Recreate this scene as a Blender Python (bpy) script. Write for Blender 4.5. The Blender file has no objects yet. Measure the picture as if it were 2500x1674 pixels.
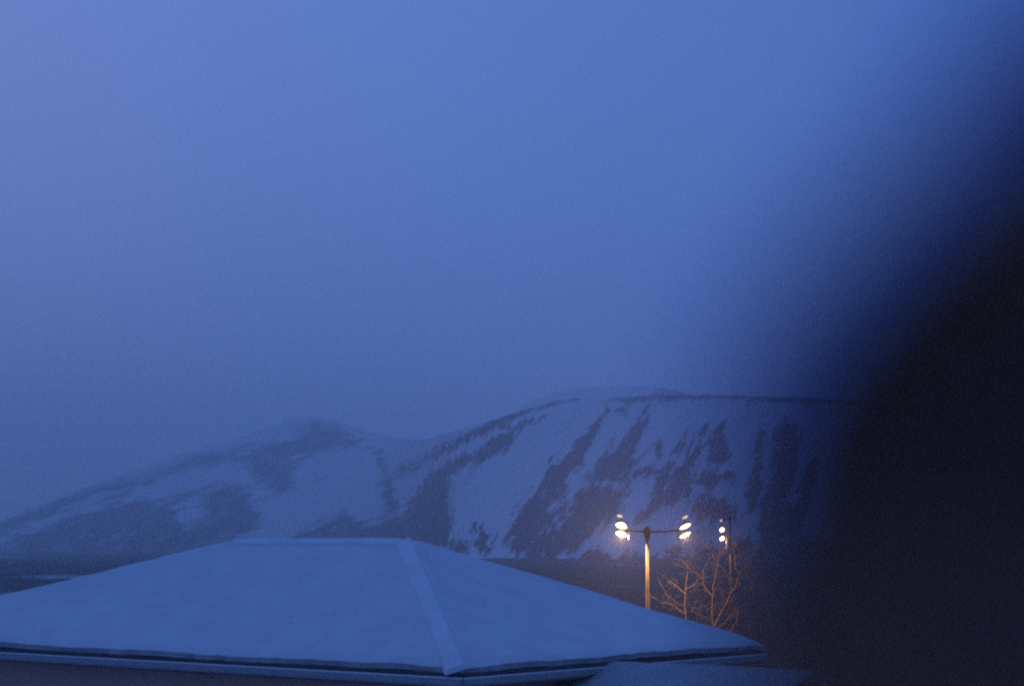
import bpy, bmesh, math, random
import numpy as np
from mathutils import Vector, Matrix, Quaternion

S = bpy.context.scene
COL = S.collection
# ------------------------------------------------------------------ camera
CAMZ = 10.5                       # eye height above the ground, third-floor window
FPX, PX, PY, HOR = 4900.0, 1250.0, 837.0, 1321.0      # photograph pixels (2500 wide)
PITCH = math.atan((HOR - PY) / FPX)
cam = bpy.data.objects.new('camera', bpy.data.cameras.new('camera'))
COL.objects.link(cam); S.camera = cam
cam.location = (0, 0, CAMZ)
cam.rotation_euler = (math.pi / 2 + PITCH, 0, 0)
cam.data.sensor_width = 23.6
cam.data.lens = 23.6 * FPX / 2500
cam.data.clip_start = 0.02
cam.data.clip_end = 20000
cam.data.dof.use_dof = True
cam.data.dof.focus_distance = 70
cam.data.dof.aperture_fstop = 1.4
# ------------------------------------------------------------------ sky
W = bpy.data.worlds.new('World'); S.world = W; W.use_nodes = True
W.cycles.sampling_method = 'NONE'      # the sky is smooth, lamps get the light samples
nt = W.node_tree; nt.nodes.clear()
out = nt.nodes.new('ShaderNodeOutputWorld')
bg = nt.nodes.new('ShaderNodeBackground')
sky = nt.nodes.new('ShaderNodeTexSky'); sky.sky_type = 'NISHITA'; sky.sun_disc = False
sky.sun_elevation = math.radians(-3.0); sky.sun_rotation = math.radians(-60)
sky.altitude = 50
ssc = nt.nodes.new('ShaderNodeMixRGB'); ssc.blend_type = 'MULTIPLY'; ssc.inputs[0].default_value = 1
ssc.inputs[2].default_value = (.05, .05, .05, 1)      # clear-sky twilight left over through the cloud
nt.links.new(sky.outputs[0], ssc.inputs[1])
tc = nt.nodes.new('ShaderNodeTexCoord')
# overcast: blue everywhere, paler and slightly lilac towards where the sun went down
GL = Vector((math.sin(math.radians(-30)) * math.cos(math.radians(7)), math.cos(math.radians(-30)) * math.cos(math.radians(7)), math.sin(math.radians(7))))
dt = nt.nodes.new('ShaderNodeVectorMath'); dt.operation = 'DOT_PRODUCT'; dt.inputs[1].default_value = GL
nt.links.new(tc.outputs['Generated'], dt.inputs[0])
h1 = nt.nodes.new('ShaderNodeMath'); h1.operation = 'MULTIPLY_ADD'; h1.inputs[1].default_value = .5; h1.inputs[2].default_value = .5; h1.use_clamp = True
nt.links.new(dt.outputs['Value'], h1.inputs[0])
h2 = nt.nodes.new('ShaderNodeMath'); h2.operation = 'POWER'; h2.inputs[1].default_value = 3.4
nt.links.new(h1.outputs[0], h2.inputs[0])
rp = nt.nodes.new('ShaderNodeValToRGB')
E = rp.color_ramp.elements
E[0].position = 0; E[0].color = (.028, .072, .240, 1)
E[1].position = .95; E[1].color = (.120, .172, .420, 1)
e = E.new(.60); e.color = (.042, .098, .315, 1)
e = E.new(.80); e.color = (.078, .150, .405, 1)
nz = nt.nodes.new('ShaderNodeTexNoise'); nz.inputs['Scale'].default_value = 3.0; nz.inputs['Detail'].default_value = 4
nt.links.new(tc.outputs['Generated'], nz.inputs['Vector'])
h3 = nt.nodes.new('ShaderNodeMath'); h3.operation = 'MULTIPLY_ADD'; h3.inputs[1].default_value = .16; h3.use_clamp = True
nt.links.new(nz.outputs[0], h3.inputs[0])
h4 = nt.nodes.new('ShaderNodeMath'); h4.operation = 'SUBTRACT'; h4.inputs[1].default_value = .08
nt.links.new(h2.outputs[0], h4.inputs[0]); nt.links.new(h4.outputs[0], h3.inputs[2])
nt.links.new(h3.outputs[0], rp.inputs[0])
add = nt.nodes.new('ShaderNodeMixRGB'); add.blend_type = 'ADD'; add.inputs[0].default_value = 1
nt.links.new(rp.outputs[0], add.inputs[1]); nt.links.new(ssc.outputs[0], add.inputs[2])
nt.links.new(add.outputs[0], bg.inputs[0]); bg.inputs[1].default_value = 1.74
nt.links.new(bg.outputs[0], out.inputs[0])
# ------------------------------------------------------------------ exposure, render
S.view_settings.view_transform = 'Standard'; S.view_settings.look = 'None'
S.view_settings.exposure = 0; S.view_settings.gamma = 1
S.view_settings.use_curve_mapping = False
S.render.engine = 'CYCLES'
S.cycles.use_denoising = False
S.cycles.use_adaptive_sampling = False
S.cycles.max_bounces = 6; S.cycles.diffuse_bounces = 2; S.cycles.glossy_bounces = 2
S.cycles.volume_bounces = 2
S.cycles.sample_clamp_indirect = .6; S.cycles.sample_clamp_direct = 30.0
S.cycles.filter_width = 2.2

# ------------------------------------------------------------------ helpers
def at(x, y, d):
    """photograph pixel + horizontal-ish distance along the view -> world point"""
    dx, dz = (x - PX) / FPX, (PY - y) / FPX
    c, s = math.cos(PITCH), math.sin(PITCH)
    v = Vector((dx, c - dz * s, s + dz * c))
    return Vector((0, 0, CAMZ)) + v * (d / v.y)
def at_z(x, y, z):
    p = at(x, y, 1.0) - Vector((0, 0, CAMZ))
    k = (z - CAMZ) / p.z
    return Vector((0, 0, CAMZ)) + p * k
def link(name, me, mat=None, parent=None, smooth=True):
    o = bpy.data.objects.new(name, me); COL.objects.link(o)
    if mat is not None: me.materials.append(mat)
    if smooth: me.polygons.foreach_set('use_smooth', [True] * len(me.polygons))
    if parent is not None: o.parent = parent
    return o
def from_bm(name, bm, mat, parent=None, smooth=False):
    bmesh.ops.recalc_face_normals(bm, faces=bm.faces)
    me = bpy.data.meshes.new(name); bm.to_mesh(me); bm.free()
    return link(name, me, mat, parent, smooth)
def tag(o, label, cat, group=None):
    o['label'] = label; o['category'] = cat
    if group: o['group'] = group
    return o
def struct(o): o['kind'] = 'structure'; return o
def empty(name, loc, rz=0):
    o = bpy.data.objects.new(name, None); COL.objects.link(o)
    o.location = loc; o.rotation_euler = (0, 0, rz); o.empty_display_size = .2
    return o
def box(bm, lo, hi, bevel=0):
    r = bmesh.ops.create_cube(bm, size=1)
    for v in r['verts']:
        v.co = Vector([lo[i] + (v.co[i] + .5) * (hi[i] - lo[i]) for i in range(3)])
    if bevel:
        es = list({e for v in r['verts'] for e in v.link_edges})
        bmesh.ops.bevel(bm, geom=es, offset=bevel, segments=2, affect='EDGES')
def tube_data(paths, n=6):
    """paths: list of (points, radii) -> verts, faces"""
    V, F = [], []
    for pts, rad in paths:
        base = len(V); up = Vector((.31, .2, .93))
        for i, p in enumerate(pts):
            t = (pts[min(i + 1, len(pts) - 1)] - pts[max(i - 1, 0)]).normalized()
            a = t.cross(up)
            if a.length < 1e-3: a = t.cross(Vector((1, 0, 0)))
            a.normalize(); b = t.cross(a)
            for k in range(n):
                w = 2 * math.pi * k / n
                V.append(p + (a * math.cos(w) + b * math.sin(w)) * rad[i])
        for i in range(len(pts) - 1):
            for k in range(n):
                q = base + i * n; kk = (k + 1) % n
                F.append((q + k, q + kk, q + n + kk, q + n + k))
        F.append(tuple(base + k for k in reversed(range(n))))
        q = base + (len(pts) - 1) * n
        F.append(tuple(q + k for k in range(n)))
    return V, F
def tubes(name, paths, mat, parent=None, n=6):
    V, F = tube_data(paths, n)
    me = bpy.data.meshes.new(name); me.from_pydata([tuple(v) for v in V], [], F)
    return link(name, me, mat, parent)
def local(parent, pts):
    m = Matrix.Translation(parent.location) @ Matrix.Rotation(parent.rotation_euler[2], 4, 'Z')
    mi = m.inverted(); return [mi @ p for p in pts]

def mat(name, col, rough=.7, noise=None, bump=0, metal=0, spec=.3):
    """noise=(scale, second colour)"""
    m = bpy.data.materials.new(name); m.use_nodes = True
    t = m.node_tree; b = t.nodes['Principled BSDF']
    b.inputs['Roughness'].default_value = rough; b.inputs['Metallic'].default_value = metal
    b.inputs['Specular IOR Level'].default_value = spec
    b.inputs['Base Color'].default_value = (*col, 1)
    if noise:
        tc = t.nodes.new('ShaderNodeTexCoord')
        n = t.nodes.new('ShaderNodeTexNoise'); n.inputs['Scale'].default_value = noise[0]; n.inputs['Detail'].default_value = 6
        t.links.new(tc.outputs['Object'], n.inputs['Vector'])
        r = t.nodes.new('ShaderNodeValToRGB')
        r.color_ramp.elements[0].position = .35; r.color_ramp.elements[0].color = (*col, 1)
        r.color_ramp.elements[1].position = .68; r.color_ramp.elements[1].color = (*noise[1], 1)
        t.links.new(n.outputs[0], r.inputs[0]); t.links.new(r.outputs[0], b.inputs['Base Color'])
        if bump:
            u = t.nodes.new('ShaderNodeBump'); u.inputs['Strength'].default_value = bump; u.inputs['Distance'].default_value = .05
            t.links.new(n.outputs[0], u.inputs['Height']); t.links.new(u.outputs[0], b.inputs['Normal'])
    return m
def emit(name, col, s):
    m = bpy.data.materials.new(name); m.use_nodes = True
    t = m.node_tree; b = t.nodes['Principled BSDF']
    b.inputs['Base Color'].default_value = (.8, .7, .6, 1)
    b.inputs['Emission Color'].default_value = (*col, 1); b.inputs['Emission Strength'].default_value = s
    m.cycles.emission_sampling = 'NONE'          # the point light in the head does the lighting
    return m

M_SNOW = mat('roof_snow', (.66, .67, .70), .85, (1.3, (.74, .75, .77)), .12)
M_CAP = mat('fresh_snow', (.73, .74, .76), .85, (1.7, (.80, .81, .83)), .1)
M_METAL = mat('roof_metal', (.06, .055, .06), .5, (6, (.10, .09, .09)))
M_FASCIA = mat('fascia_paint', (.46, .45, .47), .6, (3, (.52, .51, .53)))
M_GUTTER = mat('gutter_metal', (.30, .29, .31), .5, (8, (.36, .35, .36)))
M_WALL = mat('dark_wall_paint', (.48, .28, .22), .8, (2, (.54, .32, .25)))
M_SOFFIT = mat('soffit_paint', (.15, .11, .11), .8, (2, (.19, .14, .14)))
M_POLE = mat('galvanised_steel', (.075, .060, .050), .6, (5, (.10, .083, .070)))
M_DARK = mat('lamp_housing', (.02, .02, .022), .6, (9, (.035, .035, .035)))
M_BARK = mat('bark', (.13, .092, .085), .9, (9, (.19, .14, .13)), .4)
M_CURTAIN = mat('curtain_fabric', (.020, .016, .017), .95, (60, (.028, .022, .023)), 0, 0, .05)
t_ = M_CURTAIN.node_tree; b_ = t_.nodes['Principled BSDF']
tr = t_.nodes.new('ShaderNodeBsdfTranslucent'); tr.inputs[0].default_value = (.62, .47, .34, 1)   # thin cloth, a little dusk comes through
ads = t_.nodes.new('ShaderNodeAddShader'); t_.links.new(b_.outputs[0], ads.inputs[0]); t_.links.new(tr.outputs[0], ads.inputs[1])
t_.links.new(ads.outputs[0], t_.nodes['Material Output'].inputs[0])
M_FRINGE_TINT = mat('fringe_tint', (.03, .035, .06), .9, (90, (.04, .045, .08)), 0, 0, .05)
t_ = M_FRINGE_TINT.node_tree; tp_ = t_.nodes.new('ShaderNodeBsdfTransparent'); tp_.inputs[0].default_value = (.42, .52, .90, 1)   # added blue tint over the curtain's blurred fringe
mx_ = t_.nodes.new('ShaderNodeMixShader'); mx_.inputs[0].default_value = .86
t_.links.new(t_.nodes['Principled BSDF'].outputs[0], mx_.inputs[1]); t_.links.new(tp_.outputs[0], mx_.inputs[2])
t_.links.new(mx_.outputs[0], t_.nodes['Material Output'].inputs[0])
M_ROOM = mat('room_plaster', (.30, .27, .25), .9, (2, (.34, .31, .29)))
M_FLOOR = mat('room_floor', (.12, .08, .05), .6, (3, (.16, .11, .07)))

# value noise
_rng = np.random.RandomState(7)
_T = _rng.rand(256, 256)
def vnoise(x, y):
    xi, yi = np.floor(x).astype(int), np.floor(y).astype(int)
    fx, fy = x - xi, y - yi
    fx = fx * fx * (3 - 2 * fx); fy = fy * fy * (3 - 2 * fy)
    g = lambda a, b: _T[a & 255, b & 255]
    return (g(xi, yi) * (1 - fx) + g(xi + 1, yi) * fx) * (1 - fy) + (g(xi, yi + 1) * (1 - fx) + g(xi + 1, yi + 1) * fx) * fy
def fbm(x, y, o=4):
    s = 0; a = .5; n = 0
    for i in range(o):
        s = s + a * vnoise(x * 2 ** i + 17 * i, y * 2 ** i + 31 * i); n += a; a *= .55
    return s / n
def smooth(a, b, x):
    t = np.clip((x - a) / (b - a), 0, 1); return t * t * (3 - 2 * t)

# ------------------------------------------------------------------ ground
def ground_material():
    m = bpy.data.materials.new('snowy_tundra'); m.use_nodes = True
    t = m.node_tree; b = t.nodes['Principled BSDF']; b.inputs['Roughness'].default_value = .9
    b.inputs['Specular IOR Level'].default_value = .1
    tc = t.nodes.new('ShaderNodeTexCoord')
    mp = t.nodes.new('ShaderNodeMapping'); mp.inputs['Scale'].default_value = (.012, .006, .01)
    n = t.nodes.new('ShaderNodeTexNoise'); n.inputs['Scale'].default_value = 1; n.inputs['Detail'].default_value = 9; n.inputs['Roughness'].default_value = .6
    r = t.nodes.new('ShaderNodeValToRGB')
    r.color_ramp.elements[0].position = .60; r.color_ramp.elements[0].color = (.05, .045, .045, 1)
    r.color_ramp.elements[1].position = .70; r.color_ramp.elements[1].color = (.6, .6, .62, 1)
    t.links.new(tc.outputs['Object'], mp.inputs[0]); t.links.new(mp.outputs[0], n.inputs['Vector'])
    # unbroken snow close to the houses, added to bounce light onto the walls
    sx = t.nodes.new('ShaderNodeSeparateXYZ'); t.links.new(tc.outputs['Object'], sx.inputs[0])
    mr = t.nodes.new('ShaderNodeMapRange'); mr.inputs[1].default_value = 60; mr.inputs[2].default_value = 105; mr.inputs[3].default_value = .4; mr.inputs[4].default_value = 0
    t.links.new(sx.outputs['Y'], mr.inputs[0])
    ad = t.nodes.new('ShaderNodeMath'); ad.operation = 'ADD'; t.links.new(n.outputs[0], ad.inputs[0]); t.links.new(mr.outputs[0], ad.inputs[1])
    t.links.new(ad.outputs[0], r.inputs[0]); t.links.new(r.outputs[0], b.inputs['Base Color'])
    return m
def ground():
    xs = np.concatenate([np.linspace(-5500, -400, 12), np.linspace(-350, 350, 40), np.linspace(400, 5500, 12)])
    ys = np.concatenate([np.linspace(-700, -60, 6), np.linspace(-40, 1400, 90), np.linspace(1500, 5400, 12)])
    X, Y = np.meshgrid(xs, ys)
    Z = (fbm(X / 90 + 40, Y / 90 + 40) - .5) * 3.0 * smooth(120, 400, Y)
    V = np.stack([X.ravel(), Y.ravel(), Z.ravel()], 1)
    nx = len(xs); F = [(j * nx + i, j * nx + i + 1, (j + 1) * nx + i + 1, (j + 1) * nx + i) for j in range(len(ys) - 1) for i in range(nx - 1)]
    me = bpy.data.meshes.new('ground'); me.from_pydata(V.tolist(), [], F)
    struct(link('ground', me, ground_material()))
ground()

# ------------------------------------------------------------------ mountains
def zr(L): return [(1000 + x * .4697, 900 + y * .4697) for x, y in L]     # right detail view
def zl(L): return [(x * .4697, 950 + y * .4697) for x, y in L]            # left detail view
def stroke(pts, w):
    """a tapering band along points, w = half widths"""
    L, R = [], []
    for i, (x, y) in enumerate(pts):
        a = pts[max(i - 1, 0)]; b = pts[min(i + 1, len(pts) - 1)]
        tx, ty = b[0] - a[0], b[1] - a[1]; l = math.hypot(tx, ty) or 1
        L.append((x - ty / l * w[i], y + tx / l * w[i])); R.append((x + ty / l * w[i], y - tx / l * w[i]))
    return L + R[::-1]
ROCK = [
    zr([(1000,215),(930,300),(880,400),(740,500),(650,640),(560,780),(505,900),(540,965),(650,930),(700,820),(780,680),(885,480),(965,330),(1020,225)]),
    zr([(1230,230),(1150,320),(1020,430),(930,560),(850,690),(760,810),(675,930),(730,1000),(880,930),(1010,800),(1080,740),(1130,545),(1190,430),(1215,330),(1250,240)]),
    zr(stroke([(880,150),(620,212),(500,265),(300,355),(150,440),(0,510),(-120,570)], [6,14,20,20,22,24,20])),
    zr([(720,235),(590,262),(500,340),(380,410),(230,470),(110,540),(40,640),(-60,760),(-230,850),(-60,900),(180,770),(225,740),(190,600),(240,530),(350,490),(480,430),(540,330)]),
    zr(stroke([(1000,195),(1060,165),(1300,150),(1700,147),(1900,156),(2150,170),(2400,175)], [10,12,10,12,14,14,12])),
    zr(stroke([(1100,210),(1030,230),(960,260)], [8,14,8])),
    zr([(1290,370),(1325,410),(1310,440),(1275,445),(1260,410)]),
    zr(stroke([(1545,300),(1500,410),(1440,500),(1400,600),(1330,680),(1240,740),(1180,790)], [16,26,36,46,42,34,14])),
    zr(stroke([(1440,340),(1400,400),(1370,440)], [8,16,10])),
    zr(stroke([(1620,290),(1600,370),(1630,450),(1560,470)], [14,30,44,18])),
    zr(stroke([(1500,575),(1570,575),(1680,560)], [14,32,10])),
    zr(stroke([(1370,490),(1320,530),(1300,620),(1270,660)], [22,24,22,14])),
    zr(stroke([(1160,545),(1270,530)], [12,16])),
    zr(stroke([(1830,340),(1810,470),(1800,580),(1785,700),(1760,740)], [12,20,24,30,14])),
    zr([(1960,250),(1905,330),(1890,500),(1850,640),(1815,800),(1830,930),(1980,880),(1970,700),(2000,500),(2025,340)]),
    zr(stroke([(2080,500),(2060,640),(2020,800),(1980,900)], [16,34,40,20])),
    zr([(1460,720),(1500,670),(1580,660),(1660,690),(1710,740),(1690,790),(1560,790),(1480,770)]),
    zr(stroke([(330,830),(390,860),(360,930)], [20,44,40])),
    zr(stroke([(120,820),(200,900),(300,940)], [30,34,20])),
    zr(stroke([(540,980),(620,960),(700,1020)], [16,22,30])),
    zr([(880,960),(960,930),(1060,1000),(1180,960),(1260,1005),(1400,940),(1470,985),(1560,890),(1640,960),(1720,880),(1800,940),(1900,860),(2300,900),(2400,1200),(860,1200),(700,1080)]),
    zl([(1520,215),(1620,165),(1740,185),(1840,250),(1890,300),(1700,330),(1560,365),(1540,500),(1450,570),(1340,480),(1230,400),(1330,330),(1440,270)]),
    zl(stroke([(1480,280),(1280,330),(1000,385),(750,480),(450,550),(200,650),(0,730),(-300,800)], [30,34,36,40,36,34,40,40])),
    zl([(1280,485),(1150,490),(1000,540),(800,570),(550,610),(250,690),(0,790),(-400,900),(-400,1300),(300,1300),(900,1000),(1250,800),(1370,680),(1330,580)]),
    zl([(1970,330),(2020,440),(2075,580),(2080,660),(1930,720),(1985,620),(1985,470)]),
    zl([(1470,800),(1560,740),(1660,720),(1800,660),(1900,690),(2010,680),(2110,650),(2200,560),(2342,400),(2342,800),(2200,860),(1900,880),(1500,880)]),
]
LIGHT = [zl([(920,620),(1000,580),(1080,600),(1060,690),(1000,730),(930,700)]),
         zl(stroke([(700,530),(900,480),(1150,440),(1300,420)], [6,14,18,8])),
         zr(stroke([(880,595),(980,590),(1090,605)], [8,12,8]))]
def sdist(px, py, poly):
    n = len(poly); d = np.full(px.shape, 1e9); ins = np.zeros(px.shape, bool)
    for i in range(n):
        x0, y0 = poly[i]; x1, y1 = poly[(i + 1) % n]
        ex, ey = x1 - x0, y1 - y0; l2 = ex * ex + ey * ey + 1e-9
        t = np.clip(((px - x0) * ex + (py - y0) * ey) / l2, 0, 1)
        d = np.minimum(d, np.hypot(px - x0 - t * ex, py - y0 - t * ey))
        if abs(ey) > 1e-9:
            c = ((y0 > py) != (y1 > py)) & (px < ex * (py - y0) / ey + x0); ins ^= c
    return np.where(ins, -d, d)
def mountain_material():
    m = bpy.data.materials.new('snow_and_rock'); m.use_nodes = True
    t = m.node_tree; b = t.nodes['Principled BSDF']; b.inputs['Roughness'].default_value = .9
    b.inputs['Specular IOR Level'].default_value = .1
    a = t.nodes.new('ShaderNodeAttribute'); a.attribute_name = 'rock'
    tc = t.nodes.new('ShaderNodeTexCoord')
    n = t.nodes.new('ShaderNodeTexNoise'); n.inputs['Scale'].default_value = .09; n.inputs['Detail'].default_value = 7
    t.links.new(tc.outputs['Object'], n.inputs['Vector'])
    ad = t.nodes.new('ShaderNodeMath'); ad.operation = 'MULTIPLY_ADD'; ad.inputs[1].default_value = .5; ad.inputs[2].default_value = -.25
    t.links.new(n.outputs[0], ad.inputs[0])
    su = t.nodes.new('ShaderNodeMath'); su.operation = 'ADD'; su.use_clamp = True
    t.links.new(a.outputs['Fac'], su.inputs[0]); t.links.new(ad.outputs[0], su.inputs[1])
    r = t.nodes.new('ShaderNodeValToRGB')
    r.color_ramp.elements[0].position = .2; r.color_ramp.elements[0].color = (.84, .85, .87, 1)
    r.color_ramp.elements[1].position = .85; r.color_ramp.elements[1].color = (.055, .05, .055, 1)
    t.links.new(su.outputs[0], r.inputs[0]); t.links.new(r.outputs[0], b.inputs['Base Color'])
    return m
M_MOUNT = mountain_material()
def mountain(name, crest, d0f, d1f, xr, nx, nt_, rocky=True):
    cx, cy = np.array([c[0] for c in crest], float), np.array([c[1] for c in crest], float)
    x = np.linspace(xr[0], xr[1], nx)
    yc = np.interp(x, cx, cy)
    k = np.hanning(41); k /= k.sum(); yc = np.convolve(np.pad(yc, 20, 'edge'), k, 'valid')
    yc += (fbm(x / 40, x * 0 + 3) - .5) * 7
    t = np.concatenate([np.linspace(-.06, 1, nt_), np.array([1.02, 1.08, 1.2, 1.5, 2.2, 3.5])])
    D0, D1 = d0f(x), d1f(x)
    T, X = np.meshgrid(t, x, indexing='ij')
    YC = np.broadcast_to(yc, T.shape)
    D = D0 + (D1 - D0) * T
    zc = (HOR - YC) / FPX * D1                                   # crest height over the eye
    tt = np.clip(T, 0, 1)
    H = -CAMZ + (zc + CAMZ) * (tt ** 1.25) - 25 * np.clip(-T, 0, 1) * 6
    H = np.where(T > 1, zc - (T - 1) * 12, H)
    PYX = HOR - H / D * FPX                                       # photograph row of the surface point
    # relief: gullies run down the slope, softly curved
    sk = smooth(850, 1200, X)
    u = X * (1 - .0 * sk) + PYX * (.55 * sk - 1.6 * (1 - sk) * 0)
    g1 = fbm(u / 55 + 9, PYX / 190 + 3, 4) - .5
    g2 = fbm(X / 160 + (PYX / 60), (PYX + X * .33) / 26 + 5, 4) - .5
    gully = g1 * sk + g2 * (1 - sk)
    rock = np.zeros(T.shape)
    if rocky:
        sd = np.full(T.shape, 1e9)
        for p in ROCK: sd = np.minimum(sd, sdist(X, PYX, p))
        wob = (fbm(u / 14 + 50, PYX / 40 + 8, 4) - .5) * sk + (fbm(X / 60 + 50, (PYX + X * .30) / 9 + 8, 4) - .5) * (1 - sk)
        fine = fbm(u / 7 + 11, PYX / 11 + 2, 3) * sk + fbm(X / 26 + 11, (PYX + X * .30) / 5 + 2, 3) * (1 - sk)
        soft = 14 + 9 * (1 - sk)
        near = smooth(0, 30, PYX - YC)
        rock = smooth(soft, -soft, sd + (wob * 52 + (fine - .5) * 34) * near)
        rock *= .9 + .3 * smooth(.3, .65, fbm((u + PYX * .3) / 24 + 3, (PYX + X * .2) / 15 + 9, 4)) - (1 - sk) * .22
        li = np.full(T.shape, 1e9)
        for p in LIGHT: li = np.minimum(li, sdist(X, PYX, p))
        rock *= 1 - .8 * smooth(14, -14, li + wob * 60)
        rock = np.maximum(rock, .5 * smooth(.10, .26, gully + .3 * wob) * smooth(.98, .85, T))
        rock = np.maximum(rock, smooth(1.03, 1.1, T) * 0)
    else:
        rock = smooth(.0, .2, gully) * .8
    win = smooth(0, .12, T) * smooth(1.0, .9, T)
    D = D + gully * 26 * win - rock * 5 * win
    V = np.stack([(X - PX) / FPX * D, D, CAMZ + H + (fbm(X / 6, PYX / 6) - .5) * 1.5], -1).reshape(-1, 3)
    n = nx; m_ = len(t)
    idx = np.arange(m_ * n).reshape(m_, n)
    F = np.stack([idx[:-1, :-1], idx[:-1, 1:], idx[1:, 1:], idx[1:, :-1]], -1).reshape(-1, 4)
    me = bpy.data.meshes.new(name); me.from_pydata(V.tolist(), [], F.tolist())
    at_ = me.attributes.new('rock', 'FLOAT', 'POINT'); at_.data.foreach_set('value', rock.ravel().astype(np.float32))
    return struct(link(name, me, M_MOUNT))
CREST = [(-1400,1240),(-900,1300),(-400,1310),(0,1275),(200,1195),(400,1120),(600,1065),(740,1012),(860,1040),(960,1075),(1050,1072),(1100,1055),
         (1250,1010),(1370,975),(1500,968),(1640,964),(1800,966),(2010,974),(2300,985),(2700,1000),(3400,1050),(4000,1020)]
f_ = lambda a, b: (lambda x: a + (b - a) * smooth(780, 1150, x))
mountain('mountain', CREST, f_(1900, 1200), f_(2650, 1480), (-1400, 3900), 1500, 210)
CREST_GHOST = [(800,1150),(1150,1060),(1280,985),(1340,953),(1420,945),(1600,938),(1625,950),(1800,985),(2400,1000),(3000,1050)]  # the crest's reflection in the window glass, built as a faint far ridge
mountain('crest_ghost', CREST_GHOST, lambda x: 0 * x + 2500, lambda x: 0 * x + 2900, (800, 3000), 300, 40, rocky=False)

# ------------------------------------------------------------------ house with the snowy hip roof
def house():
    h = 2.2; ze = CAMZ - h
    K, Lc, R = at_z(1130, 1622, ze), at_z(-369, 1546, ze), at_z(1850, 1568, ze)
    u = (Lc - K); u.z = 0; LEN = u.length; u.normalize()
    v = Vector((-u.y, u.x, 0))
    if v.y < 0: v = -v
    WID = (R - K).dot(v)
    # ridge ends from their pixels on the centre line
    def along(px):
        m = K + v * (WID / 2); r = (px - PX) / FPX
        return (m.x - r * m.y) / (r * u.y - u.x)
    a1, a2 = along(1003), along(582)
    root = empty('hip_roof_house', (K.x, K.y, 0), math.atan2(u.y, u.x))
    # local frame: x along u, y along local +90deg; v may be -that
    sgn = 1 if Vector((-u.y, u.x, 0)).dot(v) > 0 else -1
    P = lambda a, b, z: (a, sgn * b, z)
    # snow blanket
    na, nb = 300, 170
    A, B = np.meshgrid(np.linspace(0, LEN, na), np.linspace(0, WID, nb))
    def surf(A, B, soft=.035):
        pl = np.stack([B / (WID / 2), (WID - B) / (WID / 2), A / a1, (LEN - A) / (LEN - a2)], 0)
        kk = 1 / soft * 1.0
        return -np.log(np.exp(-pl * kk).sum(0)) / kk, np.sort(pl, 0)
    s, srt = surf(A, B)
    Z = ze + h * np.minimum(s + .012, 1.02)
    crease = np.exp(-((srt[1] - srt[0]) * h / .16) ** 2)
    edge = np.minimum(np.minimum(A, LEN - A), np.minimum(B, WID - B))
    Z = Z + crease * .075 * smooth(0, .5, edge) + (fbm(A / 1.7, B / 1.7, 5) - .5) * .10 + (fbm(A / .25 + 9, B / .25, 3) - .5) * .012
    Z = Z - .07 * (1 - smooth(0, .16, edge)) ** 2
    jag = (fbm(A * 2.2, B * 2.2 + 70, 3) - .5) * .10 * (1 - smooth(0, .3, edge))
    top = np.stack([A - np.sign(A - LEN / 2) * jag * (np.minimum(A, LEN - A) < .3), sgn * (B - np.sign(B - WID / 2) * jag * (np.minimum(B, WID - B) < .3)), Z], -1).reshape(-1, 3)
    idx = np.arange(na * nb).reshape(nb, na)
    F = np.stack([idx[:-1, :-1], idx[:-1, 1:], idx[1:, 1:], idx[1:, :-1]], -1).reshape(-1, 4).tolist()
    ring = idx[0, :].tolist() + idx[1:, -1].tolist() + idx[-1, -2::-1].tolist() + idx[-2:0:-1, 0].tolist()
    V = top.tolist(); b0 = len(V)
    for r_ in ring:
        p = top[r_]; V.append([p[0], p[1], p[2] - .10])
    nr = len(ring)
    for i in range(nr):
        j = (i + 1) % nr; F.append([ring[i], ring[j], b0 + j, b0 + i])
    F.append([b0 + i for i in range(nr)])
    # roof deck (metal sheets) just beneath the snow
    bm = bmesh.new(); dz = -.16
    vs = [bm.verts.new(P(a, b, z)) for a, b, z in ((0,0,ze+dz),(LEN,0,ze+dz),(LEN,WID,ze+dz),(0,WID,ze+dz),(a1,WID/2,CAMZ+dz),(a2,WID/2,CAMZ+dz))]
    vl = [bm.verts.new(P(a, b, ze+dz-.05)) for a, b in ((0,0),(LEN,0),(LEN,WID),(0,WID))]
    for f in ((0,1,5,4),(1,2,5),(2,3,4,5),(3,0,4)): bm.faces.new([vs[i] for i in f])
    for i in range(4): bm.faces.new([vs[i], vs[(i+1)%4], vl[(i+1)%4], vl[i]])
    bm.faces.new(vl)
    roof = from_bm('roof', bm, M_METAL, root)
    me = bpy.data.meshes.new('snow'); me.from_pydata(V, [], F); sn = link('snow', me, M_SNOW, roof)
    # raised caps along the near hip and the ridge: dark sheet with snow on top
    def cap(name, p, q, side, w0, w1, m, z1):
        d = (q - p).normalized(); n_ = d.cross(side).normalized(); n_ = n_ if n_.z > 0 else -n_
        sd_ = (side - d * side.dot(d)).normalized(); Vv = []; rg = random.Random(len(name)); N = 90
        w_ = 0
        for i in range(N + 1):
            c = p.lerp(q, i / N); w_ = .8 * w_ + rg.gauss(0, .008); zt = z1 * min(1, i / 7 + .15) + rg.gauss(0, .004)
            for (w, z) in ((w0, -.08), (w1 + .05 + w_, -.08), (w1 + w_, zt * .75), (w1 - .10 + w_, zt), (w0 + .05, zt)): Vv.append(tuple(c + sd_ * w + n_ * z))
        Ff = [(i*5+k, i*5+(k+1)%5, i*5+5+(k+1)%5, i*5+5+k) for i in range(N) for k in range(5)] + [(0,1,2,3,4), tuple(5*N+k for k in (4,3,2,1,0))]
        me = bpy.data.meshes.new(name); me.from_pydata(Vv, [], Ff); link(name, me, m, roof, False)
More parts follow.
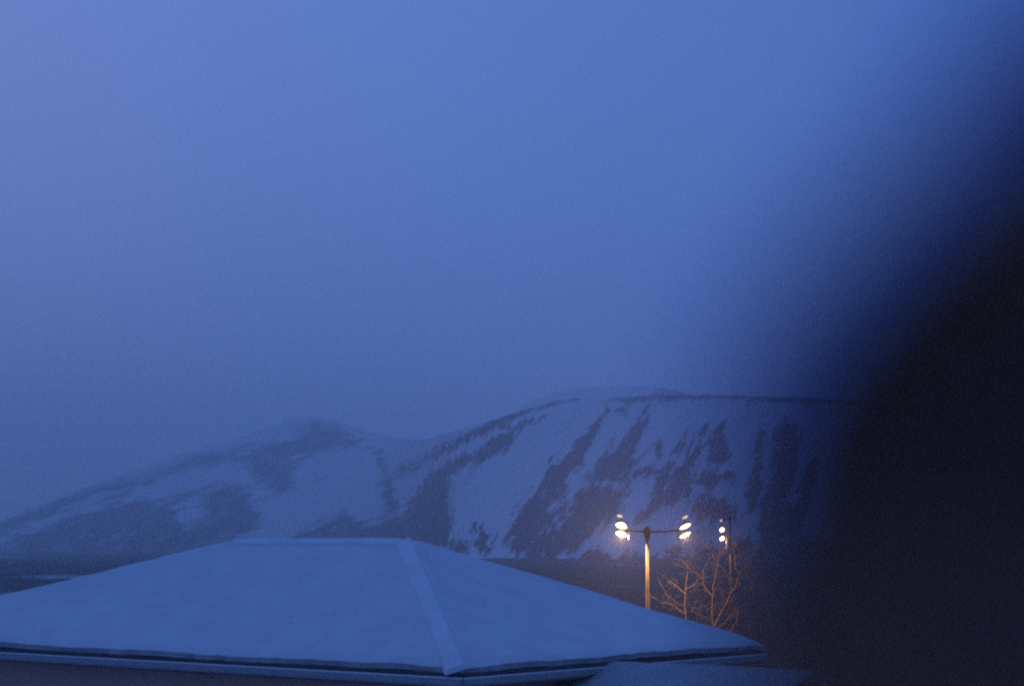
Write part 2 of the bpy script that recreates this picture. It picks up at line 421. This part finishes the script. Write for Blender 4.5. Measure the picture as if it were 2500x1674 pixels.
    Kl = Vector(P(0, 0, ze)); A1 = Vector(P(a1, WID/2, CAMZ)); A2 = Vector(P(a2, WID/2, CAMZ))
    ff = Vector(P(0, -1, -h / (WID / 2)))
    cap('hip_snow', Kl.lerp(A1, -.004), A1, Vector(P(1, 0, 0)), -.06, .30, M_CAP, .10)
    cap('ridge_snow', A1, A2, ff, -.06, .24, M_CAP, .075)
    # corrugated sheet ends along the two near eaves
    def corr(name, p0, p1, outn):
        d = (p1 - p0); n = int(d.length / .025); d.normalize(); Vv, Ff = [], []
        for i in range(n + 1):
            q = p0 + d * (i * .025) + outn * .035
            w = .016 * math.sin(i * 2 * math.pi / 4)
            for (o, z) in ((0, .0), (0, -.035), (-.2, -.035), (-.2, 0)):
                Vv.append(tuple(q + outn * o + Vector((0, 0, ze - .165 + z + w))))
        for i in range(n):
            for k in range(4):
                a = i * 4 + k; b = i * 4 + (k + 1) % 4; Ff.append((a, b, b + 4, a + 4))
        me = bpy.data.meshes.new(name); me.from_pydata(Vv, [], Ff); link(name, me, M_METAL, roof, False)
    Y = Vector((0, sgn, 0)); Xv = Vector((1, 0, 0)); O = Vector((0, 0, 0))
    corr('corrugated_edge', O, Xv * LEN, -Y); corr('corrugated_edge', O, Y * WID, -Xv)
    # fascia, gutter with snow in it, soffit, walls
    def rail(name, m, off, z0, z1, th):
        for (p, q) in (((0, 0), (LEN, 0)), ((0, 0), (0, WID)), ((LEN, 0), (LEN, WID)), ((0, WID), (LEN, WID))):
            bm = bmesh.new()
            lo = [min(p[0], q[0]), min(p[1], q[1])]; hi = [max(p[0], q[0]), max(p[1], q[1])]
            if p[1] == q[1]:
                s_ = -1 if p[1] == 0 else 1
                c = p[1] + s_ * off; lo[1], hi[1] = c - th / 2, c + th / 2; lo[0] -= off - th/2; hi[0] += off - th/2
            else:
                s_ = -1 if p[0] == 0 else 1
                c = p[0] + s_ * off; lo[0], hi[0] = c - th / 2, c + th / 2; lo[1] -= off - th/2 - .003 ; hi[1] += off - th/2 - .003
            y0, y1 = sorted((sgn * lo[1], sgn * hi[1]))
            box(bm, (lo[0], y0, z0), (hi[0], y1, z1), .006)
            from_bm(name, bm, m, root)
    rail('fascia', M_FASCIA, -.02, ze - .40, ze - .215, .03)
    rail('gutter', M_GUTTER, .06, ze - .36, ze - .26, .09)
    rail('gutter_snow', M_SNOW, .06, ze - .258, ze - .225, .075)
    IN = .55
    bm = bmesh.new(); y0, y1 = sorted((sgn * .04, sgn * (WID - .04))); box(bm, (.04, y0, ze - .44), (LEN - .04, y1, ze - .404)); from_bm('soffit', bm, M_SOFFIT, root)
    for (a0, b0_, a1_, b1_) in ((IN, IN, LEN - IN, IN + .2), (IN, WID - IN - .2, LEN - IN, WID - IN), (IN, IN + .203, IN + .2, WID - IN - .203), (LEN - IN - .2, IN + .203, LEN - IN, WID - IN - .203)):
        bm = bmesh.new(); y0, y1 = sorted((sgn * b0_, sgn * b1_)); box(bm, (a0, y0, -1.2), (a1_, y1, ze - .442)); from_bm('wall', bm, M_WALL, root)
    tag(root, 'house under a broad snow covered hip roof in the foreground', 'house')
    # ---- lower annex with its own snowy gable roof, on the hip end
    r2 = empty('annex', tuple(root.location), root.rotation_euler[2])
    bc = (at(1590, 1612, 39.3) - K).dot(v)                      # ridge position along the hip end
    zr_ = CAMZ - (1612 - HOR) / FPX * 39.3
    a_in, a_out, half, drop = IN - .01, -4.6, 2.7, 1.15
    bm = bmesh.new(); na, nb = 50, 61
    g = []
    for i in range(na):
        row = []
        for j in range(nb):
            a = a_in + (a_out - a_in) * i / (na - 1); b = (j / (nb - 1) * 2 - 1) * half
            fb = math.sqrt(b * b + .02) - .14
            z = zr_ - drop * fb / half + float(fbm(np.array([a * .8 + 5]), np.array([b * .8 + 3]))[0] - .5) * .06
            row.append(bm.verts.new(P(a, bc + b, z)))
        g.append(row)
    for i in range(na - 1):
        for j in range(nb - 1): bm.faces.new((g[i][j], g[i][j+1], g[i+1][j+1], g[i+1][j]))
    ex = bmesh.ops.solidify(bm, geom=bm.faces[:], thickness=.13)
    rf = None
    bm2 = bmesh.new()
    pts = [(-half, zr_ - drop - .24), (0, zr_ - .24), (half, zr_ - drop - .24), (half, zr_ - drop - .32), (0, zr_ - .34), (-half, zr_ - drop - .32)]
    f1 = [bm2.verts.new(P(a_in, bc + b, z)) for b, z in pts]; f2 = [bm2.verts.new(P(a_out, bc + b, z)) for b, z in pts]
    bm2.faces.new(f1); bm2.faces.new(f2[::-1])
    for i in range(6): bm2.faces.new((f1[i], f1[(i+1)%6], f2[(i+1)%6], f2[i]))
    rf = from_bm('roof', bm2, M_METAL, r2)
    from_bm('snow', bm, M_SNOW, rf, True)
    bm = bmesh.new()
    pw = [(-half + .4, -1.2), (half - .4, -1.2), (half - .4, zr_ - drop - .25), (0, zr_ - .42), (-half + .4, zr_ - drop - .25)]
    f1 = [bm.verts.new(P(a_in, bc + b, z)) for b, z in pw]; f2 = [bm.verts.new(P(a_out + .4, bc + b, z)) for b, z in pw]
    bm.faces.new(f1); bm.faces.new(f2[::-1])
    for i in range(5): bm.faces.new((f1[i], f1[(i+1)%5], f2[(i+1)%5], f2[i]))
    from_bm('wall', bm, M_WALL, r2)
    tag(r2, 'low annex with a snowy gable roof below the big roof\'s right eave', 'building')
house()

# ------------------------------------------------------------------ floodlight masts
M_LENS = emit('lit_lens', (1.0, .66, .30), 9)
M_LENS_GHOST = emit('ghost_lens_dim', (1.0, .66, .36), 1.1)  # glow of the lamp's faint reflection in the window glass
def almond(name, L, H, T, mat_, parent, loc, tilt, skew=0):
    """leaf-shaped lens, pointed ends, in the xz plane with thickness T"""
    bm = bmesh.new(); nu, nv = 14, 10; rings = []
    for i in range(nu + 1):
        s = i / nu * 2 - 1
        w = max(0.02, (1 - abs(s) ** 2.2)) ** .8
        off = skew * s * s * (1 if s > 0 else .3)
        rings.append([bm.verts.new((s * L / 2, math.cos(q) * T / 2 * w, math.sin(q) * H / 2 * w + off)) for q in [2 * math.pi * k / nv for k in range(nv)]])
    for i in range(nu):
        for k in range(nv): bm.faces.new((rings[i][k], rings[i][(k+1)%nv], rings[i+1][(k+1)%nv], rings[i+1][k]))
    bm.faces.new(rings[0]); bm.faces.new(rings[-1][::-1])
    bmesh.ops.rotate(bm, verts=bm.verts, cent=(0, 0, 0), matrix=Matrix.Rotation(-tilt, 3, 'Y'))
    bmesh.ops.translate(bm, verts=bm.verts, vec=loc)
    return from_bm(name, bm, mat_, parent, True)
def housing(parent, L, loc, tilt):
    bm = bmesh.new(); nu, nv = 12, 12; rings = []
    for i in range(nu + 1):
        s = i / nu * 2 - 1; w = max(.05, 1 - abs(s) ** 3) ** .6
        rings.append([bm.verts.new((s * L / 2, math.cos(q) * .15 * w, max(math.sin(q), -.1) * .075 * w)) for q in [2 * math.pi * k / nv for k in range(nv)]])
    for i in range(nu):
        for k in range(nv): bm.faces.new((rings[i][k], rings[i][(k+1)%nv], rings[i+1][(k+1)%nv], rings[i+1][k]))
    bm.faces.new(rings[0]); bm.faces.new(rings[-1][::-1])
    bmesh.ops.rotate(bm, verts=bm.verts, cent=(0, 0, 0), matrix=Matrix.Rotation(-tilt, 3, 'Y'))
    bmesh.ops.translate(bm, verts=bm.verts, vec=loc)
    return from_bm('housing', bm, M_DARK, parent, True)
def lamp(parent, loc, power, col=(1, .50, .17), r=.03):
    l = bpy.data.lights.new('lamp_light', 'POINT'); l.energy = power; l.color = col; l.shadow_soft_size = r
    o = bpy.data.objects.new('lamp_light', l); COL.objects.link(o); o.parent = parent; o.location = loc
def head(root, d, x, y, w, tilt, skew, hh, power, dim_w, side):
    """one lamp head: a lit lens, its window-glass reflections modelled as a second and a dim lens"""
    o = root.location; s = d / FPX
    g = lambda px, py: at(px, py, d) - o
    up, lo_, tp = y
    e = None
    bm = bmesh.new()                                   # bracket carrying the lenses = the head itself
    c = g(x, (up + lo_) / 2); a = g(x, tp - 3); b = g(x, lo_)
    box(bm, (c.x - .025, c.y + .17, b.z), (c.x + .025, c.y + .21, a.z), .005)
    e = from_bm('lamp_head', bm, M_DARK, root)
    for (py, wk, hk) in ((up, w, hh), (lo_, w, hh * .85)):  # lamp and its window-glass reflection, both built as lit lenses
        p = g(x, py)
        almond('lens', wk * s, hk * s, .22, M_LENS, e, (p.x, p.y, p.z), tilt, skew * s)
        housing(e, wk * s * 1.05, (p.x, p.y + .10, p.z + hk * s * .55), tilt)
    p = g(x + dim_w[1], tp); almond('ghost_lens', dim_w[0] * s, 6.5 * s, .08, M_LENS_GHOST, e, (p.x, p.y, p.z), tilt, 0)  # dim window-glass reflection of the lamp, built as a glowing lens
    # added plates that block lamp light from the mast head and poles
    c = g(x, (up + lo_) / 2); lz = g(x, lo_ + 9).z
    for sx in (side,):
        bm = bmesh.new(); q = c.x + sx * (.34 if w > 20 else .26); box(bm, (q - .012, c.y - .16, lz - (.10 if w > 20 else .45)), (q + .012, c.y + .22, lz + .42), .004)
        from_bm('light_blocker', bm, M_DARK, e)
    lamp(root, (c.x, c.y - .02, lz), power)
def floodlight_mast():
    d = 95.0; base = at(1580, 1321, d); base.z = 0
    root = empty('floodlight_mast', base)
    s = d / FPX; top = CAMZ - (1318 - HOR) * s
    # round stepped pole
    prof = [(-.8, .17), (2.5, .17), (2.55, .13), (CAMZ - (1438 - HOR) * s, .088), (CAMZ - (1436 - HOR) * s, .08), (top, .062)]
    tubes('pole', [([Vector((0, 0, z)) for z, r in prof], [r for z, r in prof])], M_POLE, root, 16)
    bm = bmesh.new()
    bmesh.ops.create_cone(bm, cap_ends=True, segments=16, radius1=.09, radius2=.20, depth=.45, matrix=Matrix.Translation((0, 0, top + .22)))
    bmesh.ops.create_cone(bm, cap_ends=True, segments=16, radius1=.20, radius2=.06, depth=.2, matrix=Matrix.Translation((0, 0, top + .55)))
    from_bm('hub', bm, M_DARK, root)
    g = lambda px, py: at(px, py, d) - root.location
    for ex, ey in ((1517, 1290), (1668, 1292)):
        h0 = Vector((0, 0, top + .40)); p = g(ex, ey); p.y += .19
        m = h0.lerp(p, .5) + Vector((0, 0, -.05))
        tubes('arm', [([h0, m, p], [.05, .045, .04])], M_DARK, root, 8)
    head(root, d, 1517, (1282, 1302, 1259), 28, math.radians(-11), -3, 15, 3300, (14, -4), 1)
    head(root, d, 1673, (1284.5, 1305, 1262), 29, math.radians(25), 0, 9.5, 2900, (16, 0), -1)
    tag(root, 'tall floodlight mast with two glowing lamp heads on spread arms', 'light mast')
floodlight_mast()
def street_lamp():
    d = 122.0; base = at(1783, 1321, d); base.z = 0
    root = empty('street_lamp', base); s = d / FPX
    top = CAMZ - (1262 - HOR) * s
    prof = [(-.8, .12), (1.2, .12), (1.25, .085), (top, .05)]
    tubes('pole', [([Vector((0, 0, z)) for z, r in prof], [r for z, r in prof])], M_DARK, root, 12)
    p = at(1764, 1272, d) - root.location
    tubes('arm', [([Vector((0, 0, top - .05)), Vector((p.x, .19, p.z))], [.035, .03])], M_DARK, root, 8)
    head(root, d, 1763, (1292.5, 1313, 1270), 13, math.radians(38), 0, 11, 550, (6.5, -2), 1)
    tag(root, 'single street lamp glowing behind the bare tree', 'street lamp')
street_lamp()

# ------------------------------------------------------------------ bare trees
def grow(paths, start, dirv, length, r, depth, rnd, up=.25):
    n = max(3, int(length / .16)); p = start.copy(); d = dirv.normalized(); pts = [p.copy()]; rad = [r]
    for i in range(n):
        d = (d + Vector((rnd.gauss(0, .16), rnd.gauss(0, .16), rnd.gauss(0, .13) + up * .12))).normalized()
        p = p + d * (length / n); pts.append(p.copy()); rad.append(max(.0040, r * (1 - .7 * (i + 1) / n)))
        if depth > 0 and i > 0 and rnd.random() < .75:
            q = Vector((rnd.gauss(0, 1), rnd.gauss(0, 1), rnd.gauss(.15, .7))).normalized()
            grow(paths, p, d * .75 + q * .85, length * rnd.uniform(.38, .65), max(.0040, rad[-1] * .62), depth - 1, rnd, up)
    paths.append((pts, rad))
def tree(d, base_px, limbs, name, label, seed, twig, depth):
    rnd = random.Random(seed)
    b = at(base_px, 1321, d); b.z = 0
    root = empty(name, b); tw = []
    for k, (pname, pts, r0, r1) in enumerate(limbs):
        P = []
        n = len(pts); off = 0
        for i, (x, y) in enumerate(pts):
            dd = d + (0 if pname == 'trunk' else math.sin(k * 2.3) * 1.1 * i / n)
            q = at(x, y, dd) - b; P.append(q)
        if pname == 'trunk': P = [Vector((0, 0, -.5)), Vector((.03, .02, 2.2))] + P
        # resample with wobble
        Q = []
        for i in range(len(P) - 1):
            m = max(1, int((P[i+1] - P[i]).length / .2))
            for j in range(m):
                Q.append(P[i].lerp(P[i+1], j / m) + Vector((rnd.gauss(0, .012), rnd.gauss(0, .012), 0)))
        Q.append(P[-1])
        r0, r1 = r0 * .95, r1 * .95
        R = [r0 + (r1 - r0) * i / max(1, len(Q) - 1) for i in range(len(Q))]
        tubes(pname, [(Q, R)], M_BARK, root, 7)
        for i in range(1, len(Q)):
            if Q[i].z < 5.5 or rnd.random() > .85: continue
            t = (Q[i] - Q[i-1]).normalized()
            q = Vector((rnd.gauss(0, 1), rnd.gauss(0, 1), rnd.gauss(.25, .6))).normalized()
            grow(tw, Q[i], t * .5 + q, twig * rnd.uniform(.5, 1.1), max(.007, R[i] * .36), depth, rnd)
    V, F = tube_data(tw, 4)
    me = bpy.data.meshes.new('twigs'); me.from_pydata([tuple(v) for v in V], [], F)
    o = link('twigs', me, M_BARK, root); o['kind'] = 'stuff'
    return tag(root, label, 'tree')
def z8(L): return [(1560 + x * .1658, 1300 + y * .1658) for x, y in L]
tree(101, 1741, [
    ('trunk', z8([(1085,1320),(1075,1150),(1085,940),(1110,720),(1140,540),(1180,340),(1215,160)]), .085, .02),
    ('limb', z8([(1085,940),(1010,860),(940,740),(940,650),(955,540),(995,470),(1040,400)]), .045, .014),
    ('limb', z8([(1110,1400),(1150,1290),(1230,1130),(1300,1000),(1350,890),(1420,790),(1455,680),(1480,600),(1425,520),(1410,380),(1395,250),(1410,140)]), .05, .014),
    ('limb', z8([(1480,600),(1560,530),(1640,450)]), .024, .01),
    ('limb', z8([(1140,540),(1170,460),(1240,530),(1330,555)]), .022, .01),
    ('limb', z8([(1180,345),(1250,240),(1300,150),(1330,60)]), .028, .012),
    ('limb', z8([(940,740),(860,790),(800,800)]), .024, .008),
    ('limb', z8([(940,690),(860,600),(770,560),(700,480),(650,400)]), .026, .010),
    ('limb', z8([(1120,1420),(1250,1330),(1350,1210),(1440,1150)]), .028, .01),
    ('limb', z8([(1330,1480),(1400,1360),(1440,1280),(1450,1160)]), .03, .012),
    ('limb', z8([(1350,1210),(1290,1150)]), .018, .008),
    ('limb', z8([(1410,380),(1500,300),(1500,210)]), .022, .008),
    ('limb', z8([(1455,720),(1600,860),(1720,740)]), .020, .006),
], 'bare_tree', 'bare tree with twisting limbs lit orange beside the mast', 3, 1.0, 3)
tree(99, 1676, [
    ('trunk', z8([(690,1300),(690,1200),(675,1080),(680,920),(690,740),(715,600)]), .05, .016),
    ('limb', z8([(690,900),(600,820),(480,720),(420,680)]), .022, .01),
    ('limb', z8([(675,1080),(560,1040),(400,900),(310,740)]), .020, .008),
    ('limb', z8([(690,1200),(500,1060),(330,1020),(240,960)]), .020, .008),
    ('limb', z8([(690,820),(800,780),(880,680)]), .02, .008),
    ('limb', z8([(960,1330),(900,1220),(870,1130),(780,1090)]), .026, .01),
], 'bare_tree', 'small slender bare tree between the mast and the larger tree', 8, .5, 2)

# ------------------------------------------------------------------ the room the view is seen from
def room():
    x0, x1, y0, y1, z0, z1 = -2.3, 1.9, -2.6, .80, CAMZ - 1.45, CAMZ + 1.15
    wx0, wx1, wz0, wz1 = -1.5, 1.3, CAMZ - .55, CAMZ + .85
    def b(name, lo, hi, m):
        bm = bmesh.new(); box(bm, lo, hi); return struct(from_bm(name, bm, m))
    b('floor', (x0, y0, z0 - .2), (x1, y1, z0), M_FLOOR)
    b('ceiling', (x0, y0, z1), (x1, y1, z1 + .2), M_ROOM)
    b('wall_left', (x0 - .2, y0, z0 - .2), (x0, y1, z1 + .2), M_ROOM)
    b('wall_right', (x1, y0, z0 - .2), (x1 + .2, y1, z1 + .2), M_ROOM)
    b('wall_back', (x0 - .2, y0 - .2, -1), (x1 + .2, y0, z1 + .2), M_ROOM)
    bm = bmesh.new()
    box(bm, (x0 - .2, y1, -1), (x1 + .2, y1 + .25, wz0)); box(bm, (x0 - .2, y1, wz1), (x1 + .2, y1 + .25, z1 + .2))
    box(bm, (x0 - .2, y1, wz0), (wx0, y1 + .25, wz1)); box(bm, (wx1, y1, wz0), (x1 + .2, y1 + .25, wz1))
    struct(from_bm('wall_front', bm, M_ROOM))
    # curtain drawn to the right, its free edge sweeping down past the lens and hanging away from it lower down
    DP = {0: .24, 400: .24, 700: .25, 1000: .28, 1250: .31, 1450: .32, 1674: .32}
    def edge(px, top, foot, k=1.0):
        e = [((1321 - y) / FPX * DP[y] * k, (x - PX) / FPX * DP[y] * k, DP[y] * k) for y, x in px.items()]
        e = sorted(e + [(-1.38, foot, .34), (-.5, foot * .8, .33), (.30, .31, .25), (.82, top, .25)])
        return [np.array(c) for c in zip(*e)]
    nx_ = 110
    zz = np.unique(np.concatenate([np.linspace(-1.38, -.08, 60), np.linspace(-.08, .16, 90), np.linspace(.16, .82, 60)]))
    def cloth(ed, xr_, amp, off):
        V = []
        for z in zz:
            xe = float(np.interp(z, ed[0], ed[1])); d = float(np.interp(z, ed[0], ed[2]))
            for i in range(nx_):
                q = i / (nx_ - 1)
                fold = (math.sin(q * 44 + z * .8) + .35 * math.sin(q * 97 + z * 2.1)) * amp
                V.append((xe + (xr_ - xe) * q, d + fold * min(1, q * 8) + (.05 + off) * min(1, q * 6), CAMZ + z))
        return V
    V = cloth(edge({0: 2700, 400: 2350, 700: 2060, 1000: 1865, 1250: 1835, 1450: 1835, 1674: 1865}, .86, .07), 1.45, .025, 0)
    n = nx_; F = [(j*n+i, j*n+i+1, (j+1)*n+i+1, (j+1)*n+i) for j in range(len(zz)-1) for i in range(n-1)]
    root = empty('curtain', (.8, .26, z0))
    V = [(a - .8, b_ - .26, c - z0) for a, b_, c in V]
    me = bpy.data.meshes.new('fabric'); me.from_pydata(V, [], F)
    o = link('fabric', me, M_CURTAIN, root)
    sm = o.modifiers.new('Solidify', 'SOLIDIFY'); sm.thickness = .004
    # added blue sheet behind the heavy cloth, tinting its blurred fringe darker and bluer
    V = cloth(edge({0: 2400, 400: 2120, 700: 1840, 1000: 1700, 1250: 1715, 1450: 1745, 1674: 1800}, .84, .065, 1.1), 1.40, .008, .05)
    V = [(a - .8, b_ - .26, c - z0) for a, b_, c in V]
    me = bpy.data.meshes.new('fringe_tint'); me.from_pydata(V, [], F); link('fringe_tint', me, M_FRINGE_TINT, root)
    rail = tubes('rail', [([Vector((-2.0, 0, CAMZ + .84 - z0)), Vector((1.1, 0, CAMZ + .84 - z0))], [.012, .012])], M_DARK, root, 10)
    tag(root, 'dark out of focus curtain edge filling the right side', 'curtain')
room()

# ------------------------------------------------------------------ haze
bm = bmesh.new(); box(bm, (-5000, -680, -30), (5000, 5300, 330))
hz = from_bm('haze', bm, None); hz['kind'] = 'stuff'
m = bpy.data.materials.new('haze'); m.use_nodes = True; t = m.node_tree; t.nodes.clear()
o_ = t.nodes.new('ShaderNodeOutputMaterial'); pv = t.nodes.new('ShaderNodeVolumePrincipled')
pv.inputs['Color'].default_value = (.87, .955, 1.0, 1); pv.inputs['Density'].default_value = .00062
pv.inputs['Anisotropy'].default_value = .65
t.links.new(pv.outputs[0], o_.inputs['Volume'])
hz.data.materials.append(m)
